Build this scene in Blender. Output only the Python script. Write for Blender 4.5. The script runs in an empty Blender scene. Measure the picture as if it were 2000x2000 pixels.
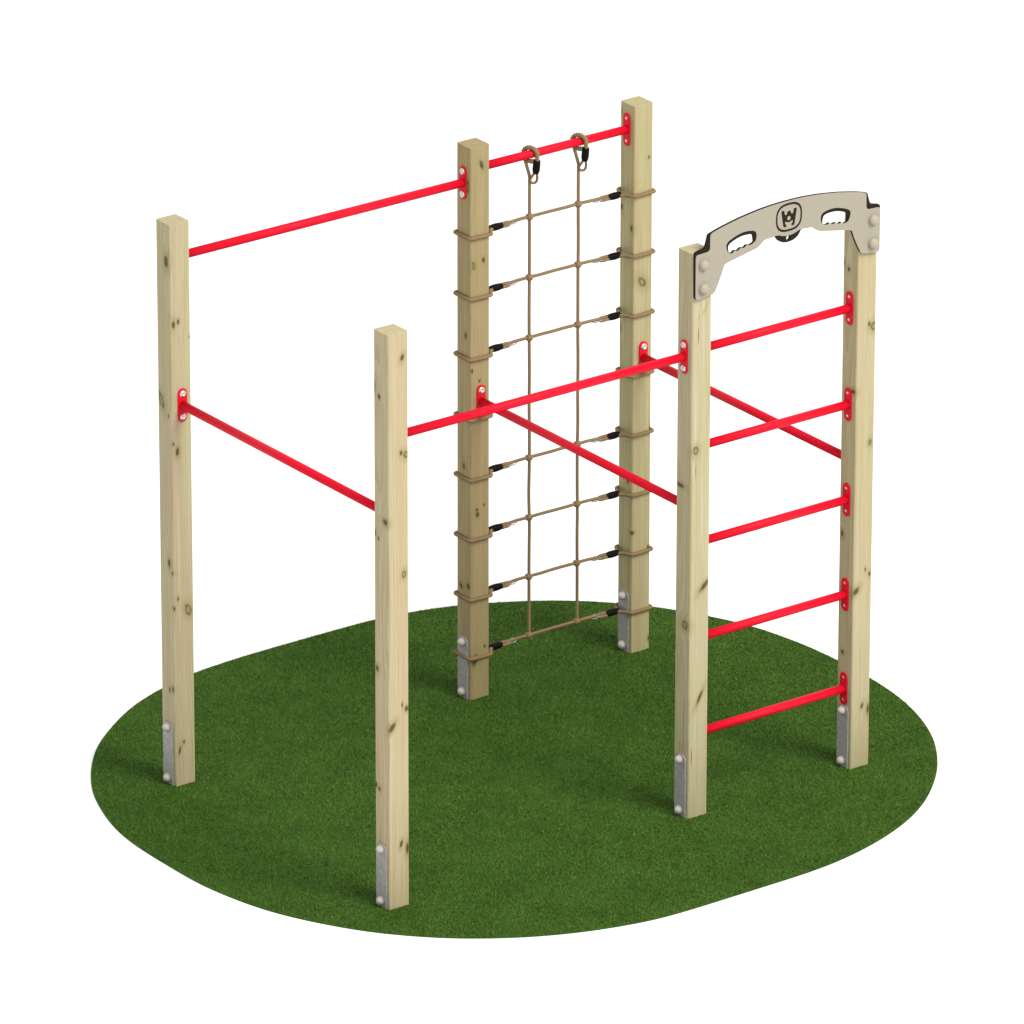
import bpy, bmesh, math, random
import numpy as np
from mathutils import Vector, Matrix

# ------------------------------------------------------------------ camera, world, lights
scene = bpy.context.scene
COL = scene.collection
cam_data = bpy.data.cameras.new("camera")
cam_data.sensor_width = 36.0
cam_data.lens = 349.0
cam_data.clip_start = 0.5
cam_data.clip_end = 1000.0
cam = bpy.data.objects.new("camera", cam_data)
COL.objects.link(cam)
CR = Vector((0.804518, -0.593926, 0.001515))
CU = Vector((0.22598, 0.308464, 0.924004))
CF = Vector((0.549257, 0.743036, -0.38238))
m = Matrix((CR, CU, -CF)).transposed().to_4x4()
m.translation = Vector((-19.9808, -29.2304, 15.8043))
cam.matrix_world = m
scene.camera = cam

world = bpy.data.worlds.new("World")
scene.world = world
world.use_nodes = True
bg = world.node_tree.nodes["Background"]
bg.inputs["Color"].default_value = (1.0, 0.995, 0.985, 1)   # white studio surround
bg.inputs["Strength"].default_value = 1.0

key_data = bpy.data.lights.new("key_softbox", 'AREA')
key_data.shape = 'DISK'
key_data.size = 13.5
key_data.energy = 9900.0
key_data.color = (1.0, 0.985, 0.955)
key = bpy.data.objects.new("key_softbox", key_data)
COL.objects.link(key)
tgt = Vector((1.1, -0.65, 0.9))
dirv = Vector((0.26, -0.96, 1.12)).normalized()
key.location = tgt + dirv * 30.0
key.rotation_euler = (-dirv).to_track_quat('-Z', 'Y').to_euler()

scene.view_settings.view_transform = 'Standard'
scene.view_settings.look = 'None'
scene.view_settings.exposure = 0.0
scene.view_settings.gamma = 1.0
scene.view_settings.use_curve_mapping = False
scene.render.engine = 'CYCLES'
scene.cycles.max_bounces = 8

random.seed(7)
rng = np.random.default_rng(11)

# ------------------------------------------------------------------ layout (metres)
SX1, SX2, SD, H = 1.4234, 0.80025, 1.42476, 2.3412
HS = 0.0465                      # half a post
BASE = {'A1': (0.045, 0.045), 'A2': (SX1 + .045, 0.045), 'A3': (SX1 + SX2 + .045, 0.045),
        'B1': (0.045, -SD + .045), 'B2': (SX1 + .045, -SD + .045), 'B3': (SX1 + SX2 + .045, -SD + .045)}

# ------------------------------------------------------------------ object helpers
WL = {}
def link(name, data, loc, parent=None, mat=None):
    o = bpy.data.objects.new(name, data)
    COL.objects.link(o)
    loc = Vector(loc)
    if parent is not None:
        o.parent = parent
        o.location = loc - WL[parent]
    else:
        o.location = loc
    WL[o] = loc
    if mat is not None and data is not None and not data.materials:
        data.materials.append(mat)
    return o

def empty(name, loc, label, cat):
    o = link(name, None, loc)
    o['label'] = label
    o['category'] = cat
    o.empty_display_size = 0.2
    return o

def mesh_from(name, verts, faces, smooth=False):
    me = bpy.data.meshes.new(name)
    me.from_pydata([tuple(v) for v in verts], [], faces)
    if smooth:
        me.polygons.foreach_set('use_smooth', [True] * len(me.polygons))
    me.update()
    return me

def bm_mesh(name, bm, smooth=False):
    bmesh.ops.recalc_face_normals(bm, faces=bm.faces[:])
    me = bpy.data.meshes.new(name)
    bm.to_mesh(me)
    bm.free()
    if smooth:
        me.polygons.foreach_set('use_smooth', [True] * len(me.polygons))
    return me

# axes for flat plates: 'X' = lies on a face whose normal is -X, 'Y' = normal -Y
def axes(n):
    if n == '-X': return Vector((0, -1, 0)), Vector((0, 0, 1)), Vector((-1, 0, 0))
    if n == '+X': return Vector((0, 1, 0)), Vector((0, 0, 1)), Vector((1, 0, 0))
    if n == '-Y': return Vector((1, 0, 0)), Vector((0, 0, 1)), Vector((0, -1, 0))
    if n == '+Y': return Vector((-1, 0, 0)), Vector((0, 0, 1)), Vector((0, 1, 0))

def prism(name, pts, depth, n, bevel=0.0015, z0=0.0):
    """flat convex-ish plate, outline pts in (lateral, up), extruded outward along n"""
    a, b, c = axes(n)
    bm = bmesh.new()
    vs = [bm.verts.new(a * p[0] + b * p[1] + c * z0) for p in pts]
    f = bm.faces.new(vs)
    r = bmesh.ops.extrude_face_region(bm, geom=[f])
    nv = [v for v in r['geom'] if isinstance(v, bmesh.types.BMVert)]
    bmesh.ops.translate(bm, vec=c * depth, verts=nv)
    if bevel:
        nf = [g for g in r['geom'] if isinstance(g, bmesh.types.BMFace)][0]
        bmesh.ops.bevel(bm, geom=list(nf.edges), offset=bevel, segments=2, affect='EDGES', profile=0.5)
    return bm_mesh(name, bm)

def lathe(name, prof, n, seg=24):
    """prof: list of (radius, height) revolved around the axis n"""
    a, b, c = axes(n)
    vs, fs = [], []
    for (r, h) in prof:
        for k in range(seg):
            t = 2 * math.pi * k / seg
            vs.append(a * (r * math.cos(t)) + b * (r * math.sin(t)) + c * h)
    for i in range(len(prof) - 1):
        for k in range(seg):
            k2 = (k + 1) % seg
            fs.append((i * seg + k, i * seg + k2, (i + 1) * seg + k2, (i + 1) * seg + k))
    fs.append(tuple(range((len(prof) - 1) * seg, len(prof) * seg)))
    return mesh_from(name, vs, fs, True)

def stadium(w, h, seg=10):
    r = w / 2
    pts = []
    for k in range(seg + 1):
        t = math.pi * k / seg
        pts.append((r * math.cos(t), h / 2 - r + r * math.sin(t)))
    for k in range(seg + 1):
        t = math.pi + math.pi * k / seg
        pts.append((r * math.cos(t), -h / 2 + r + r * math.sin(t)))
    return pts

def catmull(P, n=12, closed=False):
    P = [Vector(p) for p in P]
    out = []
    L = len(P)
    rngi = range(L) if closed else range(L - 1)
    for i in rngi:
        if closed:
            p0, p1, p2, p3 = P[(i - 1) % L], P[i], P[(i + 1) % L], P[(i + 2) % L]
        else:
            p0, p1, p2, p3 = P[max(i - 1, 0)], P[i], P[i + 1], P[min(i + 2, L - 1)]
        for k in range(n):
            t = k / n
            out.append(0.5 * ((2 * p1) + (p2 - p0) * t + (2 * p0 - 5 * p1 + 4 * p2 - p3) * t * t
                              + (3 * p1 - p0 - 3 * p2 + p3) * t ** 3))
    if not closed:
        out.append(P[-1])
    return out

def resample(path, step, closed=False):
    if closed:
        path = path + [path[0]]
    out = [path[0].copy()]
    acc = 0.0
    total = sum((path[i + 1] - path[i]).length for i in range(len(path) - 1))
    nseg = max(2, int(round(total / step)))
    step = total / nseg
    need = step
    for i in range(len(path) - 1):
        seg = path[i + 1] - path[i]
        l = seg.length
        while acc + l >= need - 1e-9 and len(out) <= nseg:
            out.append(path[i] + seg * ((need - acc) / l if l > 1e-12 else 0))
            need += step
        acc += l
    if closed:
        out = out[:nseg]
    return out

def tube(path, r, sides=12, closed=False, lobes=0, pitch=0.016, amp=0.14, cap=True, rad=None):
    """swept tube; lobes > 0 gives a laid three-strand rope. returns verts, faces"""
    n = len(path)
    tang = []
    for i in range(n):
        a = path[(i - 1) % n] if (closed or i > 0) else path[i]
        b = path[(i + 1) % n] if (closed or i < n - 1) else path[i]
        tang.append((b - a).normalized())
    ref = Vector((0, 0, 1)) if abs(tang[0].z) < 0.9 else Vector((1, 0, 0))
    u = tang[0].cross(ref).normalized()
    vs, fs = [], []
    s = 0.0
    for i in range(n):
        if i > 0:
            s += (path[i] - path[i - 1]).length
            u = (u - tang[i] * u.dot(tang[i])).normalized()
        v = tang[i].cross(u)
        rr = r * (rad(i / (n - 1)) if rad else 1.0)
        for k in range(sides):
            t = 2 * math.pi * k / sides
            q = rr
            if lobes:
                q *= 1 + amp * (abs(math.cos(0.5 * lobes * (t - 2 * math.pi * s / pitch))) - 0.80)
            vs.append(path[i] + u * (q * math.cos(t)) + v * (q * math.sin(t)))
    m_ = n if closed else n - 1
    for i in range(m_):
        j = (i + 1) % n
        for k in range(sides):
            k2 = (k + 1) % sides
            fs.append((i * sides + k, i * sides + k2, j * sides + k2, j * sides + k))
    if not closed and cap:
        fs.append(tuple(reversed(range(sides))))
        fs.append(tuple(range((n - 1) * sides, n * sides)))
    return vs, fs

class MB:
    def __init__(self): self.v, self.f = [], []
    def add(self, vf, off=(0, 0, 0)):
        o = len(self.v); off = Vector(off)
        self.v += [p + off for p in vf[0]]
        self.f += [tuple(i + o for i in f) for f in vf[1]]
        return self
    def mesh(self, name, smooth=True): return mesh_from(name, self.v, self.f, smooth)

def rope(ctrl, r=0.006, closed=False, step=0.0022, smooth=8, sides=15, pitch=0.023, amp=0.42):
    P = resample(catmull(ctrl, smooth, closed), step, closed)
    return tube(P, r, sides, closed, 3, pitch, amp)

# ------------------------------------------------------------------ materials
def new_mat(name):
    mt = bpy.data.materials.new(name)
    mt.use_nodes = True
    nt = mt.node_tree
    return mt, nt, nt.nodes["Principled BSDF"]

def N(nt, typ, **kw):
    n = nt.nodes.new(typ)
    for k, v in kw.items(): setattr(n, k, v)
    return n

def math_node(nt, op, a, b=None, c=None, clamp=False):
    n = nt.nodes.new('ShaderNodeMath'); n.operation = op; n.use_clamp = clamp
    for i, x in enumerate((a, b, c)):
        if x is None: continue
        if isinstance(x, (int, float)): n.inputs[i].default_value = x
        else: nt.links.new(x, n.inputs[i])
    return n.outputs[0]

def smooth_node(nt, x, lo, hi, t0=0.0, t1=1.0):
    n = nt.nodes.new('ShaderNodeMapRange'); n.interpolation_type = 'SMOOTHSTEP'
    nt.links.new(x, n.inputs['Value'])
    n.inputs['From Min'].default_value = lo; n.inputs['From Max'].default_value = hi
    n.inputs['To Min'].default_value = t0; n.inputs['To Max'].default_value = t1
    return n.outputs['Result']

def mix_col(nt, fac, a, b):
    n = nt.nodes.new('ShaderNodeMix'); n.data_type = 'RGBA'
    if isinstance(fac, (int, float)): n.inputs[0].default_value = fac
    else: nt.links.new(fac, n.inputs[0])
    for i, x in ((6, a), (7, b)):
        if isinstance(x, tuple): n.inputs[i].default_value = (*x, 1)
        else: nt.links.new(x, n.inputs[i])
    return n.outputs[2]

def noise(nt, vec, scale, detail=3.0, rough=0.5, dist=0.0):
    n = nt.nodes.new('ShaderNodeTexNoise')
    nt.links.new(vec, n.inputs['Vector'])
    n.inputs['Scale'].default_value = scale
    n.inputs['Detail'].default_value = detail
    n.inputs['Roughness'].default_value = rough
    n.inputs['Distortion'].default_value = dist
    return n.outputs['Fac']

def mapping(nt, vec, scale, loc=(0, 0, 0)):
    n = nt.nodes.new('ShaderNodeMapping')
    nt.links.new(vec, n.inputs['Vector'])
    n.inputs['Scale'].default_value = scale
    n.inputs['Location'].default_value = loc
    return n.outputs['Vector']

def vdot(nt, v, d):
    n = nt.nodes.new('ShaderNodeVectorMath'); n.operation = 'DOT_PRODUCT'
    nt.links.new(v, n.inputs[0]); n.inputs[1].default_value = d
    return n.outputs['Value']

def plain(name, col, rough, metal=0.0, spec=0.5, bump=0.0, bscale=300.0, mottle=0.0, mscale=30.0):
    mt, nt, b = new_mat(name)
    b.inputs['Base Color'].default_value = (*col, 1)
    b.inputs['Roughness'].default_value = rough
    b.inputs['Metallic'].default_value = metal
    b.inputs['Specular IOR Level'].default_value = spec
    tc = N(nt, 'ShaderNodeTexCoord').outputs['Object']
    if mottle:
        f = noise(nt, tc, mscale, 5, 0.6)
        f = smooth_node(nt, f, 0.3, 0.7)
        c = mix_col(nt, f, tuple(x * (1 - mottle) for x in col), tuple(min(1, x * (1 + mottle)) for x in col))
        nt.links.new(c, b.inputs['Base Color'])
    if bump:
        f = noise(nt, tc, bscale, 3, 0.6)
        bn = N(nt, 'ShaderNodeBump'); bn.inputs['Strength'].default_value = bump; bn.inputs['Distance'].default_value = 0.002
        nt.links.new(f, bn.inputs['Height']); nt.links.new(bn.outputs[0], b.inputs['Normal'])
    return mt

M_RED = plain('red_powder_coat', (0.585, 0.0035, 0.0185), 0.5, spec=0.11, bump=0.04, bscale=900)
M_BOLT = plain('bright_steel', (0.56, 0.55, 0.53), 0.3, metal=0.85)
M_GALV = plain('galvanised_steel', (0.325, 0.315, 0.31), 0.6, metal=0.25, mottle=0.16, mscale=55, bump=0.08, bscale=140)
M_CAP = plain('pale_plastic_cap', (0.41, 0.375, 0.34), 0.42, spec=0.35)
M_PANEL = plain('beige_plastic_sheet', (0.278, 0.251, 0.199), 0.55, spec=0.15, bump=0.05, bscale=700, mottle=0.02, mscale=60)
M_PCAP = plain('beige_plastic_cap', (0.297, 0.268, 0.213), 0.45, spec=0.3)
M_CORE = plain('dark_plastic_core', (0.014, 0.0105, 0.007), 0.7, spec=0.08, bump=0.05, bscale=500)
M_LINK = plain('zinc_link', (0.40, 0.40, 0.39), 0.35, metal=0.9)
M_FERR = plain('black_rubber_ferrule', (0.004, 0.0035, 0.003), 0.5, spec=0.06)
M_FLOOR = plain('white_studio_floor', (0.815, 0.815, 0.812), 0.9, spec=0.0)

def rope_material():
    mt, nt, b = new_mat('tan_hemp_rope')
    tc = N(nt, 'ShaderNodeTexCoord').outputs['Object']
    f = noise(nt, tc, 260, 3, 0.7)
    g = noise(nt, tc, 9, 2, 0.5)
    c = mix_col(nt, f, (0.125, 0.077, 0.036), (0.25, 0.168, 0.092))
    c = mix_col(nt, smooth_node(nt, g, 0.35, 0.7, 0, 0.5), c, (0.24, 0.17, 0.075))
    nt.links.new(c, b.inputs['Base Color'])
    b.inputs['Roughness'].default_value = 0.8
    b.inputs['Specular IOR Level'].default_value = 0.2
    bn = N(nt, 'ShaderNodeBump'); bn.inputs['Strength'].default_value = 0.3; bn.inputs['Distance'].default_value = 0.001
    nt.links.new(noise(nt, tc, 900, 2, 0.6), bn.inputs['Height']); nt.links.new(bn.outputs[0], b.inputs['Normal'])
    return mt
M_ROPE = rope_material()

# knots, cracks and stains of each post: (face, lateral, height, half width, half height, kind, slant)
# kind 0 green-black knot, 1 ring-shaped knot, 2 brown knot or crack, 3 green stain
KNOTS = {
'A1': [('L',-0.0217,2.186,0.0104,0.0213,0,0),('L',0.0217,1.605,0.0129,0.0252,1,-0.25),('L',-0.0247,1.552,0.0035,0.0067,0,0),('R',-0.0326,1.934,0.0057,0.014,0,0),('R',-0.0116,1.941,0.0044,0.0084,0,0),('R',0.0423,1.866,0.0031,0.0045,0,0),('R',-0.0395,1.441,0.0031,0.0056,0,0),('R',-0.0208,1.404,0.0069,0.0146,0,0),('L',-0.0183,0.937,0.0069,0.0157,0,0),('L',-0.0383,0.9,0.0035,0.0056,0,0),('R',-0.0268,0.791,0.0031,0.0078,0,0),('R',0.0198,0.735,0.0126,0.0196,1,-0.25),('R',-0.0429,0.753,0.0025,0.0067,0,0),('L',-0.0105,0.399,0.0041,0.0094,0,0),('L',-0.0325,0.409,0.0052,0.0101,0,0),('R',-0.0268,0.152,0.0038,0.0151,2,0.15),('R',-0.0075,0.181,0.0034,0.0067,0,0)] ,
'B1': [('L',0.0401,2.111,0.0052,0.0202,0,0),('L',0.0099,2.081,0.0062,0.0084,0,0),('R',0.018,2.24,0.0068,0.0118,2,0.2),('R',0.0131,1.859,0.0053,0.0084,0,0),('R',0.0368,1.848,0.0113,0.0118,1,0),('L',-0.0272,1.587,0.0121,0.0101,2,0),('L',0.0385,1.525,0.0052,0.0101,0,0),('L',0.0182,1.508,0.0035,0.0067,0,0),('L',0.0292,0.975,0.0078,0.0123,0,0),('R',0.0251,1.366,0.0076,0.0123,1,0.1),('R',0.0147,0.835,0.0025,0.0084,2,0),('R',0.0347,0.814,0.0057,0.0091,2,0),('R',-0.032,0.753,0.0102,0.0161,2,0.45),('R',0.0079,0.262,0.0051,0.0126,0,0.2),('R',0.0368,0.239,0.0062,0.0202,2,0),('L',0.0171,0.482,0.0062,0.0071,2,0),('L',0.0387,0.493,0.007,0.0101,2,0)] ,
'A2': [('R',0.0073,2.264,0.0078,0.0173,0,-0.3),('R',-0.0321,1.849,0.0078,0.0148,1,0),('R',0.016,1.865,0.0066,0.0099,0,0),('L',-0.028,2.176,0.0091,0.0246,1,0),('L',-0.0135,1.551,0.0062,0.0128,0,0),('R',-0.0387,1.407,0.0038,0.0084,2,0),('R',-0.0023,1.359,0.0038,0.006,0,0),('R',-0.0131,0.792,0.0069,0.0101,0,0),('R',-0.0151,0.815,0.005,0.0056,2,0),('R',0.0193,0.827,0.0038,0.0045,0,0),('L',-0.0017,0.993,0.0069,0.0123,0,0),('R',0.0225,0.218,0.005,0.0062,0,0),('R',-0.0265,0.168,0.0107,0.0252,2,0.2),('L',0.016,0.475,0.0095,0.0123,0,-0.2),('L',-0.0302,0.488,0.0086,0.0123,0,0)] ,
'A3': [('L',0.0393,2.297,0.0046,0.0108,0,0),('L',0.0355,1.897,0.0076,0.0118,2,0),('L',-0.0318,1.824,0.0068,0.0108,0,0),('R',-0.0039,1.594,0.0144,0.0177,1,-0.35),('R',0.0264,2.115,0.0033,0.0049,0,0),('R',0.0417,0.961,0.0038,0.0101,0,0),('R',0.0361,0.445,0.0044,0.0078,0,0),('L',0.0399,1.384,0.0043,0.0146,0,0),('L',-0.045,0.524,0.0086,0.0062,0,0),('L',-0.0172,0.742,0.0069,0.0101,0,0),('R',0.0412,0.046,0.0044,0.0089,2,0)] ,
'B2': [('L',0.0217,1.378,0.019,0.0078,2,0),('R',-0.0243,1.534,0.0101,0.0146,1,0),('R',-0.0235,1.455,0.0009,0.0392,2,0),('R',-0.0168,2.008,0.0009,0.0336,2,0),('R',0.0233,0.967,0.0109,0.0194,2,0.8),('R',0.0046,0.501,0.0062,0.0264,2,0.45),('L',-0.0172,0.807,0.016,0.0153,1,0),('L',-0.0124,0.385,0.0013,0.0971,2,0),('R',-0.0326,0.254,0.0009,0.0382,2,0),('R',0.0187,2.113,0.0074,0.0282,3,0.5),('R',-0.0156,2.082,0.0048,0.0188,3,0)] ,
'B3': [('L',0.0108,2.083,0.0055,0.0072,0,0),('L',0.0389,2.102,0.0041,0.0143,0,0),('L',-0.0272,1.588,0.0124,0.0081,2,0),('L',0.0262,0.978,0.0069,0.0108,0,0),('L',0.0148,0.482,0.0069,0.0054,2,0),('R',0.0128,1.861,0.005,0.0081,2,0),('R',0.0349,1.847,0.0141,0.0143,1,0),('R',0.0255,1.367,0.0071,0.0108,1,0),('R',0.0128,0.836,0.003,0.0072,2,0),('R',0.0342,0.813,0.005,0.0081,2,0),('R',-0.0309,0.755,0.0111,0.0143,2,0.45),('R',0.0067,0.259,0.0046,0.0103,0,0.2),('R',0.0363,0.237,0.0064,0.0196,2,0)] ,
}
TINT = {'A1': ((0.392, 0.355, 0.221), (0.364, 0.352, 0.198), (0.405, 0.330, 0.225)),
        'A2': ((0.307, 0.247, 0.128), (0.283, 0.247, 0.114), (0.307, 0.224, 0.120)),
        'A3': ((0.372, 0.341, 0.184), (0.355, 0.352, 0.172), (0.372, 0.299, 0.175)),
        'B1': ((0.414, 0.360, 0.227), (0.384, 0.355, 0.211), (0.426, 0.334, 0.215)),
        'B2': ((0.400, 0.373, 0.238), (0.359, 0.363, 0.192), (0.403, 0.339, 0.232)),
        'B3': ((0.404, 0.357, 0.222), (0.374, 0.352, 0.205), (0.407, 0.331, 0.210))}

def wood(post, seed):
    mt, nt, b = new_mat('treated_pine_' + str(seed))
    L = nt.links
    P = N(nt, 'ShaderNodeTexCoord').outputs['Object']
    base, green, pink = TINT[post]
    mx = {0: None, 1: None, 2: None, 3: None}
    halo = None
    for (face, lat, z, hw, hh, kind, sk) in KNOTS[post]:
        hw, hh = (max(hw, 0.0015), hh) if hw < 0.002 else (hw * 1.08 + 0.0004, hh * 1.08 + 0.0006)
        k = sk * 1.1 if face == 'R' else -sk * 1.5
        if face == 'R': c, A, Dn = (lat, -HS, z), Vector((1, 0, 0)), Vector((0, 1, 0))
        else: c, A, Dn = (-HS, lat, z), Vector((0, 1, 0)), Vector((1, 0, 0))
        sb = N(nt, 'ShaderNodeVectorMath', operation='SUBTRACT')
        L.new(P, sb.inputs[0]); sb.inputs[1].default_value = c
        sv = sb.outputs[0]
        a1 = vdot(nt, sv, (A - Vector((0, 0, k))) / hw)
        a2 = vdot(nt, sv, Vector((0, 0, 1 / hh)))
        a3 = vdot(nt, sv, Dn / 0.011)
        cb = N(nt, 'ShaderNodeCombineXYZ')
        L.new(a1, cb.inputs[0]); L.new(a2, cb.inputs[1]); L.new(a3, cb.inputs[2])
        ln = N(nt, 'ShaderNodeVectorMath', operation='LENGTH'); L.new(cb.outputs[0], ln.inputs[0])
        d = math_node(nt, 'MULTIPLY', ln.outputs['Value'], -1.0)
        mx[kind] = d if mx[kind] is None else math_node(nt, 'MAXIMUM', mx[kind], d)
        if hw > 0.003 and kind != 3:
            halo = d if halo is None else math_node(nt, 'MAXIMUM', halo, d)
    wob = noise(nt, mapping(nt, P, (1, 1, 0.45), (seed * 3.1, 0, 0)), 75, 2, 0.5)
    wob = math_node(nt, 'MULTIPLY_ADD', wob, 1.0, -0.5)
    def dist(k): return math_node(nt, 'ADD', math_node(nt, 'MULTIPLY', mx[k], -1.0), wob)
    hal = smooth_node(nt, math_node(nt, 'MULTIPLY', halo, -1.0), 0.7, 4.2, 1.0, 0.0)
    # growth rings round an off-centre pith, pushed aside by the knots
    cx, cy = (0.10 + 0.01 * seed, 0.085 - 0.012 * seed)
    pl = mapping(nt, P, (1, 1, 0.0), (-cx, -cy, 0))
    ln = N(nt, 'ShaderNodeVectorMath', operation='LENGTH'); L.new(pl, ln.inputs[0])
    w1 = noise(nt, mapping(nt, P, (4, 4, 0.55), (0, 0, seed * 7.7)), 1.6, 2, 0.5)
    w2 = noise(nt, mapping(nt, P, (30, 30, 2.2), (0, 0, seed * 1.7)), 1.0, 3, 0.5)
    rr = math_node(nt, 'MULTIPLY_ADD', w1, 0.055, ln.outputs['Value'])
    rr = math_node(nt, 'MULTIPLY_ADD', w2, 0.007, rr)
    rr = math_node(nt, 'MULTIPLY_ADD', hal, 0.006, rr)
    ring = math_node(nt, 'FRACT', math_node(nt, 'MULTIPLY', rr, 165.0))
    ring = smooth_node(nt, ring, 0.25, 0.95)
    fine = noise(nt, mapping(nt, P, (1, 1, 0.018), (seed, 0, 0)), 520, 3, 0.65)
    mid = noise(nt, mapping(nt, P, (1, 1, 0.03), (seed * 2, 0, 0)), 85, 3, 0.6)
    big = noise(nt, mapping(nt, P, (9, 9, 1.4), (seed * 5.3, 1, 2)), 1.0, 3, 0.55)
    big2 = noise(nt, mapping(nt, P, (22, 22, 0.8), (seed * 2.3, 4, 9)), 1.0, 3, 0.55)
    c = mix_col(nt, smooth_node(nt, big, 0.42, 0.66, 0, 0.85), base, green)
    c = mix_col(nt, smooth_node(nt, big2, 0.46, 0.64, 0, 0.9), c, pink)
    dark = tuple(x * y for x, y in zip(base, (0.78, 0.69, 0.56)))
    c = mix_col(nt, math_node(nt, 'MULTIPLY', ring, 0.68), c, dark)
    c = mix_col(nt, smooth_node(nt, mid, 0.40, 0.70, 0, 0.62), c, dark)
    c = mix_col(nt, smooth_node(nt, fine, 0.48, 0.78, 0, 0.42), c, tuple(x * 0.62 for x in dark))
    strk = noise(nt, mapping(nt, P, (1, 1, 0.014), (seed * 4, 2, 0)), 34, 2, 0.5)
    c = mix_col(nt, smooth_node(nt, strk, 0.5, 0.72, 0, 0.55), c, green)
    c = mix_col(nt, smooth_node(nt, strk, 0.5, 0.3, 0, 0.5), c, tuple(x * y for x, y in zip(pink, (0.9, 0.86, 0.8))))
    pale = noise(nt, mapping(nt, P, (60, 60, 1.1), (3, seed, 1)), 1.0, 2, 0.5)
    c = mix_col(nt, smooth_node(nt, pale, 0.56, 0.74, 0, 0.45), c, tuple(min(1, x * y) for x, y in zip(base, (1.10, 1.13, 1.35))))
    c = mix_col(nt, math_node(nt, 'MULTIPLY', math_node(nt, 'MULTIPLY', hal, hal), 0.62), c, (0.215, 0.19, 0.062))
    if mx[3] is not None:
        c = mix_col(nt, smooth_node(nt, dist(3), 0.3, 1.25, 0.55, 0.0), c, (0.20, 0.235, 0.062))
    if mx[1] is not None:
        d = dist(1)
        band = math_node(nt, 'MULTIPLY', smooth_node(nt, d, 0.25, 0.8), smooth_node(nt, d, 0.8, 1.3, 1.0, 0.0))
        c = mix_col(nt, smooth_node(nt, d, 0.2, 1.0, 0.55, 0.0), c, (0.20, 0.175, 0.075))
        c = mix_col(nt, math_node(nt, 'MULTIPLY', band, 0.85), c, (0.075, 0.070, 0.02))
    if mx[2] is not None:
        d = dist(2)
        c = mix_col(nt, smooth_node(nt, d, 0.45, 1.45, 0.92, 0.0), c, (0.060, 0.036, 0.013))
    if mx[0] is not None:
        d = dist(0)
        c = mix_col(nt, smooth_node(nt, d, 0.45, 1.4, 0.95, 0.0), c, (0.040, 0.034, 0.010))
        c = mix_col(nt, smooth_node(nt, d, 0.1, 0.6, 0.35, 0.0), c, (0.10, 0.12, 0.045))
    L.new(c, b.inputs['Base Color'])
    b.inputs['Roughness'].default_value = 0.62
    b.inputs['Specular IOR Level'].default_value = 0.25
    bn = N(nt, 'ShaderNodeBump'); bn.inputs['Strength'].default_value = 0.25; bn.inputs['Distance'].default_value = 0.0012
    L.new(math_node(nt, 'ADD', fine, math_node(nt, 'MULTIPLY', ring, -0.4)), bn.inputs['Height'])
    L.new(bn.outputs[0], b.inputs['Normal'])
    return mt

# ------------------------------------------------------------------ the setting: white floor, turf, grass
floor_bm = bmesh.new()
bmesh.ops.create_circle(floor_bm, cap_ends=True, segments=96, radius=260)
fl = link('floor', bm_mesh('floor', floor_bm), (0, 0, -0.004), None, M_FLOOR)
fl['kind'] = 'structure'

OUT = [(-0.192, 0.313), (-0.1, 0.429), (-0.001, 0.532), (0.188, 0.675), (0.335, 0.763), (0.5, 0.827), (0.697, 0.879),
       (0.971, 0.899), (1.391, 0.899), (1.596, 0.894), (1.77, 0.867), (1.951, 0.813), (2.095, 0.745), (2.277, 0.639),
       (2.44, 0.502), (2.586, 0.335), (2.705, 0.13), (2.787, -0.065), (2.838, -0.32), (2.852, -0.546), (2.847, -0.758),
       (2.823, -0.97), (2.769, -1.171), (2.69, -1.355), (2.595, -1.506), (2.480, -1.648), (2.309, -1.805), (2.16, -1.905), (1.991, -1.985),
       (1.78, -2.05), (1.547, -2.087), (1.207, -2.092), (0.822, -2.09), (0.63, -2.057), (0.454, -2.004), (0.28, -1.925), (0.126, -1.828),
       (0.02, -1.745), (-0.073, -1.653), (-0.17, -1.54), (-0.254, -1.408), (-0.333, -1.255), (-0.393, -1.089), (-0.44, -0.84), (-0.446, -0.649),
       (-0.439, -0.346), (-0.40, -0.129), (-0.31, 0.116), (-0.249, 0.225)]
edge = resample(catmull([(x, y, 0) for x, y in OUT], 8, True), 0.025, True)
for _ in range(14):          # even out the hand-set outline
    ne = len(edge)
    edge = [edge[i] * 0.5 + (edge[i - 1] + edge[(i + 1) % ne]) * 0.25 for i in range(ne)]
bm = bmesh.new()
f = bm.faces.new([bm.verts.new(p) for p in edge])
if f.normal.z < 0: f.normal_flip()
r = bmesh.ops.extrude_face_region(bm, geom=[f])
bmesh.ops.translate(bm, vec=(0, 0, -0.0038), verts=[v for v in r['geom'] if isinstance(v, bmesh.types.BMVert)])
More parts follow.
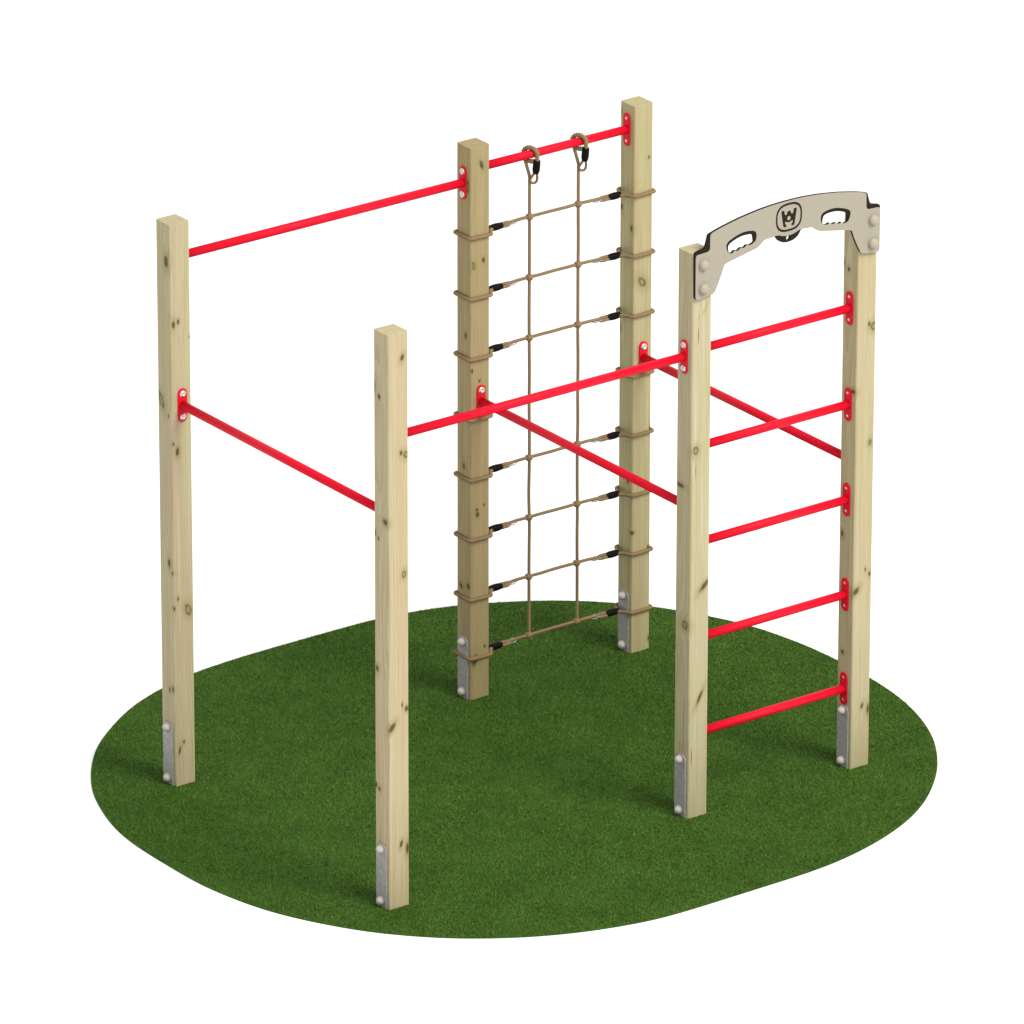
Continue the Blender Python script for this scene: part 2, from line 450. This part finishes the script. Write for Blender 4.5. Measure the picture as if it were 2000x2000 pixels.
def turf_material(blades):
    mt, nt, b = new_mat('grass_blades' if blades else 'turf_backing')
    tc = N(nt, 'ShaderNodeTexCoord').outputs['Object']
    p1 = noise(nt, tc, 5.0, 4, 0.6)
    p2 = noise(nt, tc, 26.0, 4, 0.65)
    c = mix_col(nt, smooth_node(nt, p1, 0.36, 0.64), (0.050, 0.118, 0.0155), (0.069, 0.153, 0.021))
    c = mix_col(nt, smooth_node(nt, p2, 0.4, 0.7, 0, 0.55), c, (0.080, 0.150, 0.022))
    p3 = noise(nt, tc, 88.0, 3, 0.6)
    c = mix_col(nt, smooth_node(nt, p3, 0.34, 0.52, 0.5, 0.0), c, (0.018, 0.050, 0.005))
    c = mix_col(nt, smooth_node(nt, p3, 0.54, 0.72, 0.0, 0.45), c, (0.110, 0.185, 0.030))
    if blades:
        at = N(nt, 'ShaderNodeAttribute', attribute_name='tone')
        c = mix_col(nt, smooth_node(nt, at.outputs['Fac'], 0.0, 0.45, 0.78, 0.0), c, (0.011, 0.034, 0.003))
        c = mix_col(nt, smooth_node(nt, at.outputs['Fac'], 0.72, 1.0, 0.0, 0.75), c, (0.145, 0.225, 0.030))
        c = mix_col(nt, smooth_node(nt, at.outputs['Fac'], 0.993, 0.997, 0.0, 0.55), c, (0.30, 0.30, 0.12))
    else:
        c = mix_col(nt, 0.55, c, (0.013, 0.036, 0.006))
    nt.links.new(c, b.inputs['Base Color'])
    b.inputs['Roughness'].default_value = 0.6
    b.inputs['Specular IOR Level'].default_value = 0.04
    return mt
turf = link('turf', bm_mesh('turf', bm), (0, 0, 0), None, turf_material(False))
turf['kind'] = 'structure'

def inside(px, py, poly):
    x0 = poly[:, 0]; y0 = poly[:, 1]
    x1 = np.roll(x0, -1); y1 = np.roll(y0, -1)
    res = np.zeros(len(px), bool)
    for a, b_, c_, d_ in zip(x0, y0, x1, y1):
        if b_ == d_: continue
        cond = ((b_ > py) != (d_ > py)) & (px < (c_ - a) * (py - b_) / (d_ - b_) + a)
        res ^= cond
    return res
poly = np.array([(p.x, p.y) for p in edge])
NB = 560000
gx = rng.uniform(-0.46, 2.87, NB); gy = rng.uniform(-2.11, 0.92, NB)
ang = rng.uniform(0, 2 * np.pi, NB)
lean = rng.uniform(0.002, 0.011, NB)
tx, ty = gx + np.cos(ang) * lean, gy + np.sin(ang) * lean
keep = inside(gx, gy, poly) & inside(tx, ty, poly)
for (bx, by) in BASE.values():
    keep &= ~((abs(gx - bx) < HS + .002) & (abs(gy - by) < HS + .002))
gx, gy, tx, ty, ang, lean = (a[keep] for a in (gx, gy, tx, ty, ang, lean))
n = len(gx)
hgt = rng.uniform(0.0035, 0.0080, n)
wd = rng.uniform(0.0009, 0.0017, n)
pa = ang + np.pi / 2 + rng.uniform(-.6, .6, n)
V = np.empty((n, 3, 3))
V[:, 0] = np.stack([gx - np.cos(pa) * wd, gy - np.sin(pa) * wd, np.full(n, -0.0005)], 1)
V[:, 1] = np.stack([gx + np.cos(pa) * wd, gy + np.sin(pa) * wd, np.full(n, -0.0005)], 1)
V[:, 2] = np.stack([tx, ty, hgt], 1)
gme = bpy.data.meshes.new('grass')
gme.vertices.add(n * 3); gme.loops.add(n * 3); gme.polygons.add(n)
gme.vertices.foreach_set('co', V.reshape(-1))
gme.loops.foreach_set('vertex_index', np.arange(n * 3, dtype=np.int32))
gme.polygons.foreach_set('loop_start', np.arange(0, n * 3, 3, dtype=np.int32))
gme.update(calc_edges=True)
att = gme.attributes.new('tone', 'FLOAT', 'FACE')
att.data.foreach_set('value', rng.uniform(0, 1, n).astype(np.float32))
grass = link('grass', gme, (0, 0, 0), None, turf_material(True))
grass['kind'] = 'stuff'

# ------------------------------------------------------------------ climbing frame: posts
frame = empty('playground_climber', (1.157, -0.67, 0),
              'climbing frame of six timber posts, red bars and a beige handle board', 'climbing frame')

def post_mesh():
    bm = bmesh.new()
    bmesh.ops.create_cube(bm, size=1.0)
    for v in bm.verts:
        v.co = Vector((v.co.x * 2 * HS, v.co.y * 2 * HS, (v.co.z + 0.5) * (H + 0.003) - 0.003))
    ve = [e for e in bm.edges if abs(e.verts[0].co.z - e.verts[1].co.z) > 0.1]
    bmesh.ops.bevel(bm, geom=ve, offset=0.0075, segments=4, affect='EDGES', profile=0.5)
    te = [e for e in bm.edges if all(abs(v.co.z - H) < 1e-5 for v in e.verts)]
    bmesh.ops.bevel(bm, geom=te, offset=0.0016, segments=2, affect='EDGES', profile=0.5)
    me = bm_mesh('post', bm)
    return me

PW, PH = 0.066, 0.263
def plate_outline():
    pts = [(-PW / 2, -0.004), (PW / 2, -0.004)]
    r = 0.024
    for k in range(7):
        t = math.pi / 2 * k / 6
        pts.append((PW / 2 - r + r * math.cos(t), PH - r + r * math.sin(t)))
    for k in range(7):
        t = math.pi / 2 + math.pi / 2 * k / 6
        pts.append((-PW / 2 + r + r * math.cos(t), PH - r + r * math.sin(t)))
    return pts
plate_me = prism('anchor_plate', plate_outline(), 0.006, '-X', 0.001)
capX_me = lathe('bolt_cap', [(0.0175, 0), (0.0178, 0.004), (0.0166, 0.0058), (0.0155, 0.009), (0.0130, 0.0145), (0.0092, 0.0185), (0.0045, 0.0205), (0.0008, 0.021)], '-X')
capY_me = lathe('bolt_cap', [(0.0222, 0), (0.0219, 0.005), (0.0203, 0.0105), (0.0168, 0.0150), (0.0112, 0.0182), (0.0052, 0.0195), (0.0008, 0.0198)], '-Y', 28)
boltX = {}; screwX = {}; flangeX = {}
for nn in ('-X', '+X', '-Y', '+Y'):
    boltX[nn] = lathe('bolt_head', [(0.0142, 0), (0.0142, 0.0016), (0.0125, 0.0036), (0.0095, 0.0052), (0.0062, 0.0060), (0.0058, 0.0060), (0.0050, 0.0035), (0.0006, 0.0035)], nn, 24)
    screwX[nn] = lathe('screw_head', [(0.0062, 0), (0.0060, 0.0006), (0.0045, 0.0011), (0.0006, 0.0013)], nn, 16)
    flangeX[nn] = prism('flange', stadium(0.042, 0.138), 0.006, nn, 0.0014)

posts = {}
for i, (k, (bx, by)) in enumerate(BASE.items()):
    o = link('post', post_mesh(), (bx, by, 0), frame, wood(k, i + 1))
    posts[k] = o
    pl = link('anchor_plate', plate_me, (bx - HS, by, 0), o, M_GALV)
    for z in (0.026, 0.240):
        link('bolt_cap', capX_me, (bx - HS - 0.006, by, z), o, M_CAP)

# ------------------------------------------------------------------ climbing frame: bars
R_BAR = 0.0172
def bar(p, q, fix_p, fix_q):
    """p, q = centres of the two fixing plates on the post faces; fix = bolts or screws"""
    p, q = Vector(p), Vector(q)
    ax = (q - p).normalized()
    np_ = '+X' if ax.x > 0.5 else '-Y'
    nq_ = '-X' if ax.x > 0.5 else '+Y'
    vf = tube([p + ax * 0.003 - p, q - ax * 0.003 - p], R_BAR, 36)
    me = mesh_from('bar', *vf, smooth=True)
    o = link('bar', me, p, frame, M_RED)
    for c, nn, fx in ((p, np_, fix_p), (q, nq_, fix_q)):
        link('flange', flangeX[nn], c, o, M_RED)
        n_ = axes(nn)[2]
        for dz in (-0.0475, 0.0475):
            link('bolt_head' if fx == 'bolt' else 'screw_head', (boltX if fx == 'bolt' else screwX)[nn],
                 c + n_ * 0.006 + Vector((0, 0, dz)), o, M_BOLT)
    return o

def xbar(a, b_, z, fp='bolt', fq='bolt'):
    (ax_, ay), (bx_, by) = BASE[a], BASE[b_]
    z += 0.0035
    return bar((ax_ + HS, ay, z), (bx_ - HS, by, z), fp, fq)
def ybar(a, b_, z):
    (ax_, ay), (bx_, by) = BASE[a], BASE[b_]
    return bar((ax_ + 0.003, ay - HS, z), (bx_ + 0.003, by + HS, z), 'bolt', 'bolt')

xbar('A1', 'A2', 2.184)
xbar('A2', 'A3', 2.231, 'screw', 'screw')
xbar('B1', 'B2', 1.909)
for z in (1.923, 1.524, 1.126, 0.727, 0.328):
    xbar('B2', 'B3', z, 'screw', 'screw')
ybar('A1', 'B1', 1.594)
ybar('A2', 'B2', 1.273)
ybar('A3', 'B3', 1.271)

# ------------------------------------------------------------------ climbing frame: handle board
BX = SX1 + 0.4465
def sym(half): return half + [(-x, z) for x, z in reversed(half) if x > 1e-6]
def fillc(pts, n=6):
    return [(p.x, p.y) for p in catmull([(x, z, 0) for x, z in pts], n, True)]

def extrude_fill(name, loops, y0, y1, bevel=0.0):
    """filled outline with holes in the x-z plane, between the planes y0 (front) and y1 (back)"""
    cu = bpy.data.curves.new(name, 'CURVE')
    cu.dimensions = '2D'; cu.fill_mode = 'BOTH'
    cu.extrude = abs(y1 - y0) / 2 - bevel
    cu.bevel_depth = bevel; cu.offset = -bevel; cu.bevel_resolution = 1
    for lp in loops:
        sp = cu.splines.new('POLY'); sp.points.add(len(lp) - 1); sp.use_cyclic_u = True
        for pt, (x, z) in zip(sp.points, lp): pt.co = (x, z, 0, 1)
    tmp = bpy.data.objects.new(name, cu)
    me = bpy.data.meshes.new_from_object(tmp)
    bpy.data.objects.remove(tmp); bpy.data.curves.remove(cu)
    yc = (y0 + y1) / 2
    me.transform(Matrix(((1, 0, 0, 0), (0, 0, -1, yc), (0, 1, 0, 0), (0, 0, 0, 1))))
    me.name = name
    return me

TOP = [(0, 2.4643), (.036, 2.4641), (.0715, 2.4630), (.106, 2.4606), (.1415, 2.4575), (.174, 2.4536), (.206, 2.449), (.24, 2.4440), (.271, 2.4380),
       (.30, 2.4320), (.325, 2.4266), (.35, 2.4203), (.366, 2.4155)]
LOW = [(.4445, 2.170), (.4415, 2.1625), (.434, 2.1575), (.42, 2.1575), (.369, 2.1660), (.3577, 2.1688), (.3494, 2.1779), (.3330, 2.2115), (.3182, 2.2443),
       (.3096, 2.2685), (.3060, 2.2735), (.3000, 2.2768), (.2687, 2.2835), (.209, 2.2950), (.1620, 2.3040), (.1500, 2.3070), (.1385, 2.3130), (.1249, 2.3240), (.1156, 2.3300), (.106, 2.3318), (.0897, 2.3322)]
FRONT_H = TOP + [(.3725, 2.4120), (.3755, 2.4070), (.3765, 2.400), (.3768, 2.362), (.3775, 2.354), (.3800, 2.3480), (.3855, 2.3440), (.392, 2.3428), (.4330, 2.3410), (.4400, 2.3395), (.4440, 2.3340), (.4448, 2.326)] + LOW + \
          [(.078, 2.3335), (.066, 2.3350), (.0563, 2.3348), (.046, 2.3332), (.034, 2.3282), (.018, 2.3242), (0, 2.3229)]
CORE_H = TOP + [(.3765, 2.4125), (.3815, 2.4105), (.3845, 2.4055), (.3870, 2.395), (.3930, 2.3755), (.3960, 2.3660), (.3990, 2.3615), (.4040, 2.3585), (.4150, 2.3565), (.4370, 2.3520), (.4430, 2.3490), (.4460, 2.3430), (.4462, 2.330)] + \
         [(x + .0006, z) for x, z in LOW] + [(.078, 2.3335), (.0665, 2.3345), (.0605, 2.3305), (.0542, 2.3205), (.0480, 2.3125), (.0416, 2.3071), (.033, 2.3022), (.0238, 2.2990), (.012, 2.2968), (0, 2.2958)]
def full_outline(h):   # right half from the top centre to the bottom centre, mirrored
    return h + [(-x, z) for x, z in reversed(h) if x > 1e-6]
bottom = [(.1640, 2.3345), (.1690, 2.3298), (.1780, 2.3262), (.1860, 2.3245), (.1925, 2.3262), (.1975, 2.3282), (.2030, 2.3268), (.2085, 2.3225), (.2155, 2.3205),
          (.2220, 2.3215), (.2275, 2.3232), (.2330, 2.3215), (.2385, 2.3172), (.2450, 2.3152), (.2510, 2.3165), (.2560, 2.3188), (.2610, 2.3170), (.2670, 2.3125), (.2740, 2.3112), (.2810, 2.3125), (.2860, 2.3150)]
HOLE_F = [(.1602, 2.3345), (.1568, 2.3433), (.1546, 2.3567), (.1570, 2.3692), (.1655, 2.3776), (.184, 2.3830), (.2065, 2.3852), (.2271, 2.3840), (.2478, 2.3794), (.2685, 2.3726),
          (.2880, 2.3640), (.2962, 2.3569), (.2999, 2.3475), (.2971, 2.3326), (.2905, 2.3180)] + bottom[::-1]
HOLE_C = [(.1640, 2.3345), (.1655, 2.3420), (.1660, 2.3486), (.1690, 2.3590), (.1750, 2.3652), (.1873, 2.3692), (.2099, 2.3705), (.2306, 2.3690), (.2512, 2.3640), (.2700, 2.3570),
          (.2830, 2.3500), (.2885, 2.3420), (.2885, 2.3315), (.2870, 2.3230)] + bottom[::-1][:-1]
HOLE_F, HOLE_C = fillc(HOLE_F, 4), fillc(HOLE_C, 4)
neg = lambda l: [(-x, z) for x, z in l]
YF = -SD - 0.0015
core_loops = [full_outline(CORE_H), HOLE_C, neg(HOLE_C), [(.0092 * math.cos(t * math.pi / 10), 2.3122 + .0100 * math.sin(t * math.pi / 10)) for t in range(20)]]
front_loops = [full_outline(FRONT_H), HOLE_F, neg(HOLE_F)]
def shift(me): return me
board = link('handle_board', extrude_fill('handle_board', core_loops, -0.0115, -0.0003), (BX, YF, 0), frame, M_CORE)
panel = link('front_panel', extrude_fill('front_panel', front_loops, -0.0145, -0.0116, 0.0007), (BX, YF, 0), board, M_PANEL)
ZL = 2.3984
def sq(a, b_, nn=2.7, k=72):
    out = []
    for i in range(k):
        t = 2 * math.pi * i / k
        c_, s_ = math.cos(t), math.sin(t)
        out.append((a * math.copysign(abs(c_) ** (2 / nn), c_), ZL + b_ * math.copysign(abs(s_) ** (2 / nn), s_)))
    return out
WH = [(.0005, 2.4236), (.0045, 2.4234), (.0074, 2.4215), (.0095, 2.4150), (.0112, 2.4108), (.0140, 2.4093), (.0178, 2.4096), (.0203, 2.4125), (.0216, 2.4180), (.0226, 2.4270), (.0245, 2.4290),
      (.0350, 2.4286), (.0374, 2.4268), (.0350, 2.4120), (.0318, 2.3925), (.0268, 2.3655), (.0250, 2.3622), (.0230, 2.3610), (.0140, 2.3606), (.0122, 2.3630), (.0120, 2.3670), (.0142, 2.3700), (.0182, 2.3745), (.0192, 2.3785), (.0172, 2.3815), (.0140, 2.3820),
      (.0100, 2.3800), (.0060, 2.3780), (.0005, 2.3770)]
wl = WH + [(-x, z) for x, z in reversed(WH)]
eye = [(.0084 * math.cos(t * math.pi / 12), 2.3937 + .0086 * math.sin(t * math.pi / 12)) for t in range(24)]
emb = [sq(.0628, .0576), sq(.0556, .0490), wl, eye]
link('emblem', extrude_fill('emblem', emb, -0.01485, -0.0120), (BX, YF, 0), board, M_CORE)
for x in (-0.4085, 0.4090):
    for z in (2.2960, 2.2000):
        link('bolt_cap', capY_me, (BX + x, YF - 0.0145, z), board, M_PCAP)

# ------------------------------------------------------------------ climbing net
net = empty('climbing_net', (1.8685, 0.045, 0),
            'tan rope net tied between two back timber posts under a red bar', 'climbing net')
YN = 0.045
ROWS = [1.9735, 1.7185, 1.4635, 1.2070, 0.9525, 0.6960, 0.4405, 0.1865]
VX = [1.7425, 1.9815]
XA, XB = SX1 + .045, SX1 + SX2 + .045
W = HS + 0.0068

def ribbed(path_len, r0, axis):
    """black ribbed ferrule along +axis from the origin"""
    pts, n_ = [], 40
    a = Vector(axis)
    P = [a * (path_len * i / n_) for i in range(n_ + 1)]
    def rad(t):
        b_ = 0.80 + 0.20 * math.sin(math.pi * min(1, max(0, t * 0.9 + 0.05)))
        rib = 1 - 0.07 * (0.5 + 0.5 * math.cos(2 * math.pi * t * 6)) if 0.1 < t < 0.86 else 0.94
        return b_ * rib
    return tube(P, r0, 20, rad=rad)

def link_ring(cx, half_l, half_w, tilt=0.0):
    pts = []
    for k in range(24):
        t = 2 * math.pi * k / 24
        pts.append(Vector((cx + half_l * math.cos(t), half_w * math.sin(t) * math.cos(tilt), half_w * math.sin(t) * math.sin(tilt))))
    return tube(pts, 0.0024, 8, closed=True)

def torus(R, r, nrm, seg=22, sides=9):
    nrm = Vector(nrm).normalized()
    u = nrm.orthogonal().normalized(); v = nrm.cross(u)
    P = [u * (R * math.cos(2 * math.pi * i / seg)) + v * (R * math.sin(2 * math.pi * i / seg)) for i in range(seg)]
    return tube(P, r, sides, closed=True)

# one master of every repeated piece, built round its own origin
def loop_mesh(side):
    """rope loop round a post; origin at the post centre; the ends run into the ferrule on the side +1 (= +X) or -1"""
    s = side
    c = W
    r_ = 0.010
    P = [(s * (HS + 0.040), -0.0065, 0), (s * (HS + 0.022), -0.022, 0), (s * (c + .001), -c + 0.008, 0)]
    P += [(s * (c - .0045), -c + .0012, 0), (s * (c - 0.014), -c, -0.0004), (s * 0.015, -c, -0.001), (-s * 0.015, -c, 0), (-s * (c - 0.012), -c, 0.0006), (-s * (c - .003), -c + .003, 0.0008),
          (-s * c, -c + 0.012, 0.0008), (-s * c, 0, 0.0004), (-s * c, c - 0.012, 0.0008), (-s * (c - .003), c - .003, 0), (-s * (c - 0.012), c, 0), (s * 0.01, c, -0.0006), (s * (c - 0.014), c, 0), (s * (c - .0045), c - .0012, 0),
          (s * (c + .001), c - 0.008, 0), (s * (HS + 0.022), 0.022, 0), (s * (HS + 0.040), 0.0065, 0)]
    return MB().add(rope(P, 0.0077, step=0.0022, pitch=0.023)).mesh('post_loop')
loop_me = {1: loop_mesh(1), -1: loop_mesh(-1)}
ferr_me = {1: MB().add(ribbed(0.060, 0.0150, (1, 0, 0))).mesh('ferrule'), -1: MB().add(ribbed(0.060, 0.0150, (-1, 0, 0))).mesh('ferrule')}
def splice_mesh(s):
    mb = MB()
    # eye of doubled rope that leaves the ferrule and turns back round the metal link
    P = [(0, -0.004, -0.0045), (s * 0.018, -0.004, -0.0046), (s * 0.034, -0.003, -0.0046), (s * 0.041, -0.001, -0.0032), (s * 0.0425, 0.0, 0.0), (s * 0.040, 0.002, 0.0036), (s * 0.024, 0.003, 0.0042), (0, 0.003, 0.0045)]
    mb.add(rope(P, 0.0072, step=0.0020, pitch=0.020))
    return mb.mesh('splice')
splice_me = {1: splice_mesh(1), -1: splice_mesh(-1)}
ring_me = {}
for s in (1, -1):
    mb = MB(); mb.add(link_ring(s * 0.016, 0.017, 0.0080, 1.2)); mb.add(link_ring(s * -0.006, 0.0115, 0.0070, 0.5))
    ring_me[s] = mb.mesh('metal_link')
mb = MB()
mb.add(torus(0.0092, 0.0068, (0.75, 0.25, 0.7))); mb.add(torus(0.0092, 0.0068, (-0.7, 0.3, 0.75))); mb.add(torus(0.0070, 0.0072, (0.1, 1, 0.15)), (0, -0.005, 0))
knot_me = mb.mesh('knot')
x0, x1 = XA + HS + 0.110, XB - HS - 0.128
row_me = None
for iz, z in enumerate(ROWS):
    # every row its own slightly uneven rope
    P = []
    for i in range(9):
        t = i / 8
        x = x0 + (x1 - x0) * t
        P.append((x - net.location.x, random.uniform(-.0008, .0008), random.uniform(-.0008, .0008) - (0.0035 if t in (0, 1) else 0)))
    me = MB().add(rope(P, 0.0067)).mesh('horizontal_rope')
    o = link('horizontal_rope', me, (net.location.x, YN, z), net, M_ROPE)
    zc = z - 0.0068
    for s, px in ((1, XA), (-1, XB)):
        link('post_loop', loop_me[s], (px, 0.045, zc), o, M_ROPE)
        xs = px + s * (HS + 0.033)
        link('ferrule', ferr_me[s], (xs, YN, zc + .0005), o, M_FERR)
        link('splice', splice_me[s], (xs + s * 0.056, YN, zc + 0.001), o, M_ROPE)
        link('metal_link', ring_me[s], (xs + s * 0.101, YN, zc + 0.0025), o, M_LINK)
    for x in VX:
        link('knot', knot_me, (x, YN, z), net, M_ROPE)

ZB = 2.2345
for vx in VX:
    P = [(0.0025, 0, ROWS[-1] - 0.004 - 1.2)]
    zz = ROWS[-1] + 0.1
    while zz < 2.05:
        P.append((0.0025 * (2.1 - zz) / 2.1 + random.uniform(-.0012, .0012), random.uniform(-.001, .001), zz - 1.2)); zz += 0.127
    P += [(0.0, 0.0, 2.105 - 1.2), (0.0005, 0.001, 2.140 - 1.2), (-0.005, 0.008, 2.175 - 1.2), (-0.0105, 0.018, 2.212 - 1.2), (-0.0105, 0.0240, 2.232 - 1.2)]
    v = link('vertical_rope', MB().add(rope(P, 0.0067)).mesh('vertical_rope'), (vx, YN, 1.2), net, M_ROPE)
    # thick loop over the bar, closed by a black ferrule in front of the bar
    P = [(0.015, -0.020, -0.040)]
    for k in range(13):
        t = math.radians(-118 + 318 * k / 12)
        P.append((0.0035 - 0.0135 * math.cos(t), 0.0285 * math.cos(t), 0.0290 * math.sin(t) - 0.001))
    P.append((0.0185, -0.0275, -0.030))
    link('hanger_loop', MB().add(rope(P, 0.0090, pitch=0.030, amp=0.42, sides=18)).mesh('hanger_loop'), (vx, YN, ZB), v, M_ROPE)
    link('ferrule', MB().add(tube([Vector((0.0170, -0.026, -0.0215)) + Vector((-0.06, 0.06, -1)) * (0.055 * i / 14) for i in range(15)], 0.0150, 20,
         rad=lambda t: 0.93 + 0.08 * math.sin(math.pi * t) - (0.22 * max(0, (t - .72) / .28) ** 2))).mesh('ferrule'), (vx, YN, ZB), v, M_FERR)
    # small eye below the ferrule that grips the vertical rope
    P = [(0.0085, -0.021, -0.074), (0.001, -0.012, -0.092), (-0.002, -0.006, -0.106), (0.004, -0.008, -0.117), (0.014, -0.012, -0.1195), (0.0215, -0.017, -0.112), (0.022, -0.021, -0.096), (0.018, -0.024, -0.074)]
    link('rope_eye', MB().add(rope(P, 0.0052, pitch=0.014)).mesh('rope_eye'), (vx, YN, ZB), v, M_ROPE)
